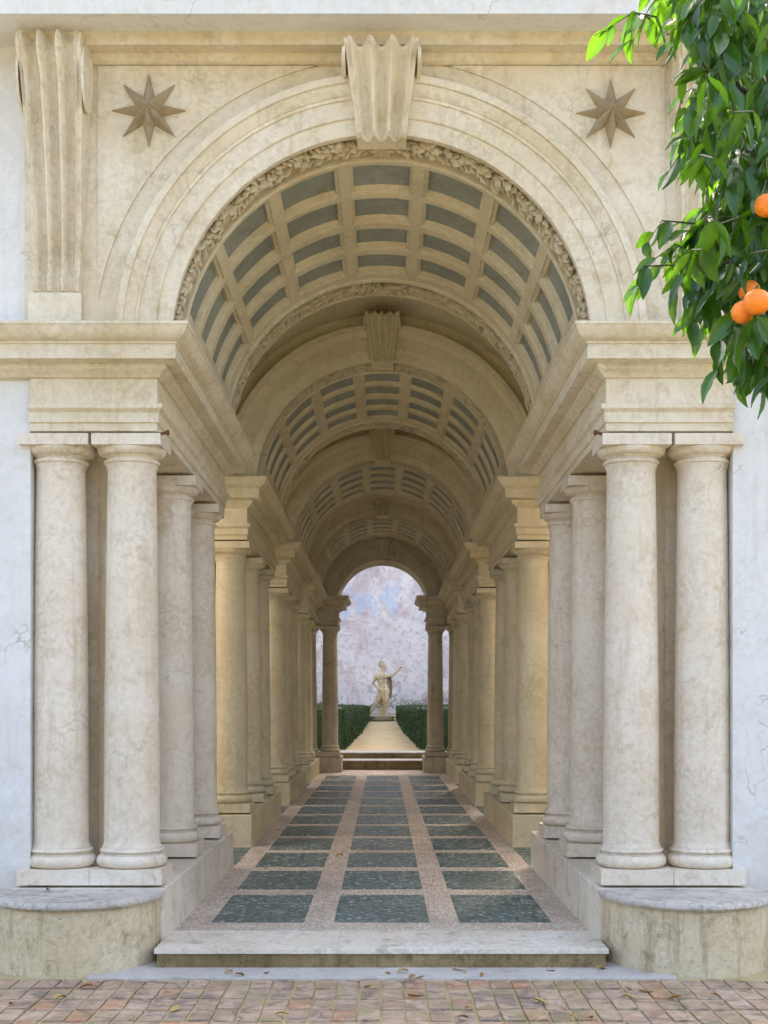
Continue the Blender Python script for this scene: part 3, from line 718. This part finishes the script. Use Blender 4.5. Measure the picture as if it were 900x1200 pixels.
for sg in (-1, 1):
    sd_ = 'on the raised-arm side of the statue' if sg > 0 else 'on the bent-elbow side of the statue'
    hedge(sg, 9.98, 12.0, 0.55, 0.385, 2.4, 'clipped dark box hedge beside the garden steps, ' + sd_)
    hedge(sg, 12.06, 14.7, 0.36, 0.245, 2.2, 'clipped box hedge nearest the garden wall, ' + sd_)
rng = random.Random(8)
def smpw(r):
    x = r.uniform(-3.6, 3.6); h = max(0.04, 0.15 + 0.10 * math.sin(x * 2.3) + 0.1 * math.sin(x * 6.1 + 1))
    return (x, 15.75 + r.gauss(0, .12), zpath(15.8) + 0.1 + h * r.random()), (0, -1, 0.5)
o = leaf_cloud(rng, 5200, smpw, 0.014, M['weed'], 'ground_cover'); tag(o, 'ragged low weeds along the foot of the garden wall', 'weeds', kind='stuff')

# ------------------------------------------------------------------ statue
def statue():
    U = 0.00128
    base = Vector((-0.03, 14.5, zpath(14.5)))
    e = empty('statue', base); tag(e, 'weathered marble statue of a helmeted figure with one arm raised on a round base', 'statue')
    mm = MB(); mm.lathe([(0.215, 0.0), (0.225, 0.01), (0.225, 0.05), (0.235, 0.055), (0.235, 0.075), (0.222, 0.083), (0.05, 0.085)], 40); mm.build('base', M['statue_dark'], e, smooth=40)
    zb = 0.083
    def P(zx, zy, d=0.0): return Vector(((zx - 345) * U, d, zb + (893 - zy) * U))
    body = MB()
    def blob(a, b, ra, rb, n=7):
        a, b = Vector(a), Vector(b)
        pts = [a.lerp(b, i / n) for i in range(n + 1)]
        for i, p in enumerate(pts):
            r = ra + (rb - ra) * i / n; mm2 = body
            prof = [(max(r * math.sin(math.pi * k / 8), 1e-4), -r * math.cos(math.pi * k / 8)) for k in range(9)]
            mm2.lathe(prof, 12, p)
    def ell(c, rx, ry, rz):
        o = len(body.v); body.lathe([(max(math.sin(math.pi * k / 10), 1e-4), -math.cos(math.pi * k / 10)) for k in range(11)], 16)
        for i in range(o, len(body.v)):
            x, y_, z = body.v[i]; body.v[i] = (c[0] + x * rx, c[1] + y_ * ry, c[2] + z * rz)
    # head and neck, turned to the raised arm
    ell(P(376, 222), .050, .046, .066); ell(P(405, 240, -.01), .018, .016, .020); ell(P(420, 233, -.008), .014, .010, .011); ell(P(392, 262, -.01), .026, .028, .022)
    blob(P(358, 305), P(370, 265), .034, .030)
    # torso
    ell(P(352, 360), .108, .076, .08); ell(P(362, 420), .090, .066, .088); ell(P(376, 490), .084, .062, .07); ell(P(385, 540), .080, .062, .06)
    ell(P(330, 352, -.045), .042, .026, .032); ell(P(385, 358, -.045), .042, .026, .032)
    # arm on the hip
    blob(P(285, 335), P(232, 445, .02), .036, .027); blob(P(232, 445, .02), P(298, 515, -.03), .027, .019); ell(P(318, 524, -.045), .028, .020, .016)
    for k in range(4): blob(P(325, 518 + k * 7, -.055), P(343, 522 + k * 6, -.06), .0075, .006, 3)
    blob(P(312, 512, -.05), P(322, 500, -.05), .008, .006, 3)
    # raised arm
    blob(P(420, 345), P(510, 335, -.03), .036, .027); blob(P(510, 335, -.03), P(590, 258, -.05), .026, .018); ell(P(605, 235, -.05), .018, .014, .022)
    for k in range(4): blob(P(606 + k * 7, 222 + k * 3, -.055), P(622 + k * 9, 208 + k * 9, -.06), .008, .0055, 4)
    blob(P(596, 232, -.055), P(596, 212, -.062), .009, .006, 3)
    # legs: weight on one, the other trailing
    blob(P(405, 560, -.015), P(408, 690, -.05), .078, .052); blob(P(408, 690, -.05), P(400, 870, -.02), .050, .030); ell(P(395, 755, -.01), .036, .036, .07)
    blob(P(398, 880, -.03), P(432, 884, -.075), .026, .017)
    blob(P(350, 570, .01), P(300, 690, .03), .074, .050); blob(P(300, 690, .03), P(205, 838, .08), .048, .029); ell(P(268, 735, .055), .034, .034, .05)
    blob(P(196, 850, .08), P(178, 884, .06), .025, .015)
    o = body.build('figure', M['statue'], e)
    r = o.modifiers.new('remesh', 'REMESH'); r.mode = 'VOXEL'; r.voxel_size = 0.008; r.use_smooth_shade = True
    sm = o.modifiers.new('smooth', 'SMOOTH'); sm.factor = 0.5; sm.iterations = 4
    # helmet with brim and crest
    hm = MB(); c = P(366, 198)
    hm.lathe([(.056, -.012), (.060, -.004), (.054, .0), (.052, .02), (.044, .042), (.026, .056), (.001, .061)], 24, c)
    hel = hm.build('helmet', M['statue'], e, smooth=50)
    cr = MB(); rows_ = []
    for i in range(13):
        a = R_(55 + 165 * i / 12); rr0, rr1 = .048, .080 - .012 * abs(i - 5) / 6
        w = .014
        rows_.append([(c.x + q * math.cos(a), c.y + dy, c.z - .004 + q * math.sin(a)) for q, dy in ((rr0, -w), (rr1, -w * .8), (rr1, w * .8), (rr0, w))])
    cr.grid(rows_, True); cr.add(rows_[0], [(0, 1, 2, 3)]); cr.add(rows_[-1], [(0, 1, 2, 3)])
    cr.build('crest', M['statue_dark'], hel, smooth=50)
    # cloak hanging from the shoulder of the raised arm, folded
    ck = MB(); rows_ = []
    for j in range(15):
        t = j / 14; zc = P(452, 350 + 290 * t); hw = .03 + .028 * math.sin(math.pi * min(1, t * 1.15)) ; row = []
        for i in range(19):
            q = -1 + 2 * i / 18; row.append((zc.x + q * hw + .012 * t, .03 + .016 * math.cos(q * 9 + t) + .02 * (1 - t) * 0, zc.z - .02 * q * t))
        for i in range(18, -1, -1):
            q = -1 + 2 * i / 18; row.append((zc.x + q * hw + .012 * t, .055 + .016 * math.cos(q * 9 + t), zc.z - .02 * q * t))
        rows_.append(row)
    ck.grid(rows_, True); ck.add(rows_[0], [tuple(range(38))]); ck.add(rows_[-1], [tuple(range(38))])
    ck.build('cloak', M['statue_dark'], e, smooth=50)
    st = MB(); rg = random.Random(4); rows_ = []
    for j in range(10):
        t = j / 9; zc = P(345 + 18 * t, 893 - 230 * t, .05); rr = .058 - .018 * t
        rows_.append([(zc.x + rr * (1 + .14 * math.sin(5 * a + 3 * t)) * math.cos(a), zc.y + .05 + rr * math.sin(a) * .9, zc.z) for a in [2 * math.pi * i / 20 for i in range(20)]])
    st.grid(rows_, True); st.add(rows_[-1], [tuple(range(20))]); st.build('tree_stump', M['statue'], e, smooth=60)
statue()

# ------------------------------------------------------------------ fallen leaves
spots = [(268, 1141), (281, 1144), (312, 1141), (455, 1141), (472, 1140), (483, 1147), (492, 1146), (535, 1137), (543, 1140), (565, 1144), (430, 1157), (487, 1167), (550, 1183), (543, 1194), (635, 1175), (645, 1138),
         (672, 1193), (691, 1195), (706, 1136), (737, 1159), (735, 1170), (790, 1171), (840, 1167), (757, 1162), (70, 1172), (14, 1178), (205, 1184), (155, 1171), (330, 1190), (100, 1158), (870, 1150)]
rl = random.Random(12)
def dry_leaf_mesh(i):
    mm = MB(); r = random.Random(i); rows_ = []; L = 0.085
    for j in range(6):
        t = j / 5; w = 0.021 * math.sin(math.pi * min(0.98, t + .04)) ** .8; z = 0.012 * math.sin(t * 3.0 + i) + .008
        rows_.append([(-L / 2 + L * t, -w, max(z + w * .5, 0.001)), (-L / 2 + L * t, 0, max(z - .004, 0.001)), (-L / 2 + L * t, w, max(z + w * .45, .001))])
    mm.grid(rows_); return mm.mesh('fallen_leaf', M['dry'] if i % 2 else M['dry2'], 60, fix=False)
DL = [dry_leaf_mesh(i) for i in range(4)]
for k, (px, py) in enumerate(spots):
    p = PG(px, py, 0.004)
    if p[1] > -0.885 and abs(p[0]) > 1.56: continue
    col_ = 'brown' if k % 2 else 'yellowish'
    o = inst('fallen_leaf', DL[k % 4], None, (p[0], p[1], 0.005), rl.uniform(.7, 1.2), (0, 0, rl.uniform(0, 6.28)))
    where = 'lying on the marble strip' if p[1] > -0.89 else 'lying on the brick pavement'
    tag(o, 'small curled %s dry leaf %s' % (col_, where), 'leaf', 'dry %s leaves %s' % (col_, where))
p = PG(398, 1033, 0.16); o = inst('fallen_leaf', DL[0], None, (p[0], p[1], T(0, -275, p[1])[2] + 0.006), 1.2, (0.045, 0, 1.0)); tag(o, 'dry yellowish leaf lying alone on the pink strip of the gallery floor', 'leaf')
o = inst('fallen_leaf', DL[1], None, (-352 * K - 0.18, -0.22, EYE - 214.6 * K + 0.002), 1.0, (0, 0, 2.0)); tag(o, 'brown dry leaf lying on the grey lid of the half-round bench', 'leaf')

# ------------------------------------------------------------------ orange tree
def orange_tree():
    base = Vector((2.35, -5.5, 0))
    e = empty('orange_tree', base); tag(e, 'orange tree with glossy green leaves and ripe oranges hanging before the courtyard wall', 'tree')
    rg = random.Random(21)
    def W(px, py, d): return Vector((cam.location.x + (px - 450) / 1625 * d, d - 10, EYE - (py - 825) / 1625 * d)) - base
    # trunk and limbs
    tr = MB(); tr.tube([(0, 0, -.05), (.02, .01, .5), (-.02, .03, 1.1), (.03, 0, 1.7), (0, -.02, 2.3), (-.05, 0, 3.0), (-.05, .05, 3.9)], [.15, .125, .115, .11, .085, .06, .03], 16); tr.build('trunk', M['bark'], e, smooth=60)
    limbs = [[(0, 0, 1.7), (-.3, -.1, 2.3), W(890, 330, 4.3), W(850, 300, 4.2)], [(0, 0, 2.2), (-.3, .1, 2.9), W(880, 120, 4.3), W(820, 70, 4.2)], [(0, 0, 1.5), (-.1, -.2, 2.0), W(905, 450, 4.1), W(880, 420, 4.05)],
             [(0, 0, 2.6), (.5, .4, 3.2), (.9, .6, 3.5)], [(0, 0, 2.4), (.4, -.5, 3.0), (.6, -.9, 3.2)], [(0, 0, 2.9), (-.2, .4, 3.5), (-.4, .6, 4.0)]]
    for lm in limbs:
        mm = MB(); n = len(lm); mm.tube(lm, [.05 - .035 * i / (n - 1) for i in range(n)], 8); mm.build('limb', M['bark'], e, smooth=60)
    # leaf prototypes: folded along the midrib, drooping, pointed; origin at the stalk, hanging along -Z of its frame
    def leaf_mesh(i, mat):
        r = random.Random(i + 40); mm = MB(); L = 0.1; bend = r.uniform(.10, .55); rows_ = []; wmax = r.uniform(.016, .0215)
        for j in range(8):
            t = j / 7; w = wmax * math.sin(math.pi * (t ** 0.85)) ** 0.85 if 0 < j < 7 else 0.0008
            a = bend * t * t; x = L * (t - .18 * a * t); z = -L * a * .8; wv = .0016 * math.sin(t * 17 + i)
            rows_.append([(x, -w, z + w * .38 + wv), (x, -w * .5, z + w * .12), (x, 0, z - .0012), (x, w * .5, z + w * .12), (x, w, z + w * .38 - wv)])
        mm.grid(rows_); return mm
    protos = [leaf_mesh(i, None) for i in range(5)]
    LM = [p.mesh('leaf', M['leaf_o'], 70, fix=False) for p in protos]
    placed = []                    # (matrix, proto)
    twigs = MB()
    def cluster(tip, origin, n, spread=1.0, size=1.0, hang=0.6):
        tip, origin = Vector(tip), Vector(origin)
        mid = tip.lerp(origin, .5) + Vector((rg.gauss(0, .02), rg.gauss(0, .02), .04))
        twigs.tube([origin, mid, tip], [.0032, .0023, .0013], 5)
        for i in range(n):
            t = (i + rg.random() * .5) / n; p = origin.lerp(mid, t * 2) if t < .5 else mid.lerp(tip, t * 2 - 1)
            ax = (tip - origin).normalized(); az = i * 2.4 + rg.uniform(-.5, .5)
            side = Vector((math.cos(az), math.sin(az), 0.15))
            d = (ax * (.5 + .5 * t) + side * .75 * spread + Vector((0, 0, -hang * rg.uniform(.5, 1.6)))).normalized()
            up = (Vector((0, -.35, 1)) + Vector((rg.gauss(0, .5), rg.gauss(0, .5), rg.gauss(0, .3)))); yv = up.cross(d).normalized(); zv = d.cross(yv)
            s = size * rg.uniform(.75, 1.2)
            mt = Matrix(((d.x * s, yv.x * s, zv.x * s, p.x), (d.y * s, yv.y * s, zv.y * s, p.y), (d.z * s, yv.z * s, zv.z * s, p.z), (0, 0, 0, 1)))
            placed.append((mt, rg.randrange(5)))
    # silhouette of the part of the crown in view: left edge of the leaf mass at each height
    edge = [(-40, 745), (0, 740), (40, 752), (80, 792), (120, 786), (160, 778), (190, 778), (215, 800), (245, 815), (270, 792), (300, 765), (325, 756), (350, 780), (380, 797), (410, 808), (440, 838), (465, 858), (485, 880)]
    def left(py):
        for (a, xa), (b, xb) in zip(edge, edge[1:]):
            if a <= py <= b: return xa + (xb - xa) * (py - a) / (b - a)
        return 900
    # clusters along the edge
    for py in range(-30, 470, 13):
        x = left(py) + rg.uniform(4, 22)
        if py > 400: x += 6
        d = rg.uniform(3.85, 4.5)
        tip = W(x + 8, py - 6, d); org = W(x + rg.uniform(40, 75), py - rg.uniform(10, 55), d + rg.uniform(-.15, .25)); cluster(tip, org, rg.randint(4, 7))
    # outlying sprays seen against the wall
    for (x, y_, ox, oy, n, d) in ((697, 42, 762, 22, 7, 4.15), (738, 60, 770, 20, 5, 4.1), (742, 322, 800, 290, 6, 4.0), (757, 288, 815, 262, 6, 4.1), (748, 345, 800, 310, 5, 3.95), (775, 215, 820, 150, 5, 4.2), (812, 392, 830, 340, 4, 3.9), (842, 440, 860, 395, 5, 4.0), (860, 462, 872, 410, 4, 4.0), (892, 470, 895, 420, 4, 4.0), (806, 395, 822, 350, 3, 3.9)):
        cluster(W(x, y_, d), W(ox, oy, d + .05), n, .8, 1.0)
    # inside of the crown in view, at three depths
    for k in range(400):
        py = rg.uniform(-60, 440); l = left(max(-40, min(484, py))) + 25
        if l > 930: continue
        x = l + (960 - l) * rg.random() ** .8; d = rg.choice((rg.uniform(3.7, 4.1), rg.uniform(4.1, 4.6), rg.uniform(4.6, 5.3)))
        cluster(W(x, py, d), W(x + rg.uniform(-10, 60), py - rg.uniform(25, 70), d + rg.uniform(-.2, .2)), rg.randint(5, 8), 1.0, rg.uniform(.9, 1.15), .8)
    n_view = len(placed)
    # the rest of the crown, beyond the frame
    cen = Vector((-.05, .1, 3.0))
    while len(placed) < n_view + 1500:
        v = Vector((rg.gauss(0, 1), rg.gauss(0, 1), rg.gauss(0, 1))).normalized() * rg.uniform(.55, 1.0) ** .5
        p = cen + Vector((v.x * 1.05, v.y * 1.1, v.z * 1.15)); w = p + base
        d = w.y + 10; px = 450 + (w.x - cam.location.x) / d * 1625; py = 825 - (w.z - EYE) / d * 1625
        if px < 925 and -60 < py: continue
        if px < 760: continue
        cluster(p, p + Vector((rg.gauss(0, .06), rg.gauss(0, .06), .12)) - v * .12, rg.randint(5, 7), 1.0, 1.05, .7)
    def vis(mt):
        w = mt.translation + base; d = w.y + 10; px = 450 + (w.x - cam.location.x) / d * 1625; py = 825 - (w.z - EYE) / d * 1625
        return px < 905 and py > -10, d
    cand = sorted([i for i in range(len(placed)) if vis(placed[i][0])[0]], key=lambda i: vis(placed[i][0])[1])
    keep = set(cand[:300])
    for i in sorted(keep):
        mt, k = placed[i]; o = bpy.data.objects.new('leaf', LM[k]); COL.objects.link(o); o.parent = e; o.matrix_local = mt
    mass = MB()
    for i, (mt, k) in enumerate(placed):
        if i in keep: continue
        mass.add([mt @ Vector(v) for v in protos[k].v], protos[k].f)
    o = mass.build('leaf_mass', M['leaf_m'], e, smooth=70, fix=False); o['kind'] = 'stuff'
    twigs.build('twig', M['twig'], e, smooth=60)['kind'] = 'stuff'
    # oranges
    om = MB(); om.lathe([(max(.036 * math.sin(math.pi * k / 14), .0004), -.034 * math.cos(math.pi * k / 14)) for k in range(15)], 24); ome = om.mesh('orange', M['orange'], 80)
    sm = MB(); sm.lathe([(.002, .031), (.007, .033), (.006, .037), (.002, .045)], 8); sme = sm.mesh('stalk', M['twig'], 60)
    for (x, y_, d, sc) in ((887, 354, 3.66, 1.0), (871, 366, 3.72, .9), (878, 341, 3.80, .85), (898, 241, 3.70, .9), (872, 396, 4.05, .8), (891, 434, 4.05, .85), (834, 318, 4.3, .8)):
        o = inst('orange', ome, e, W(x, y_, d), sc); inst('stalk', sme, o)
orange_tree()
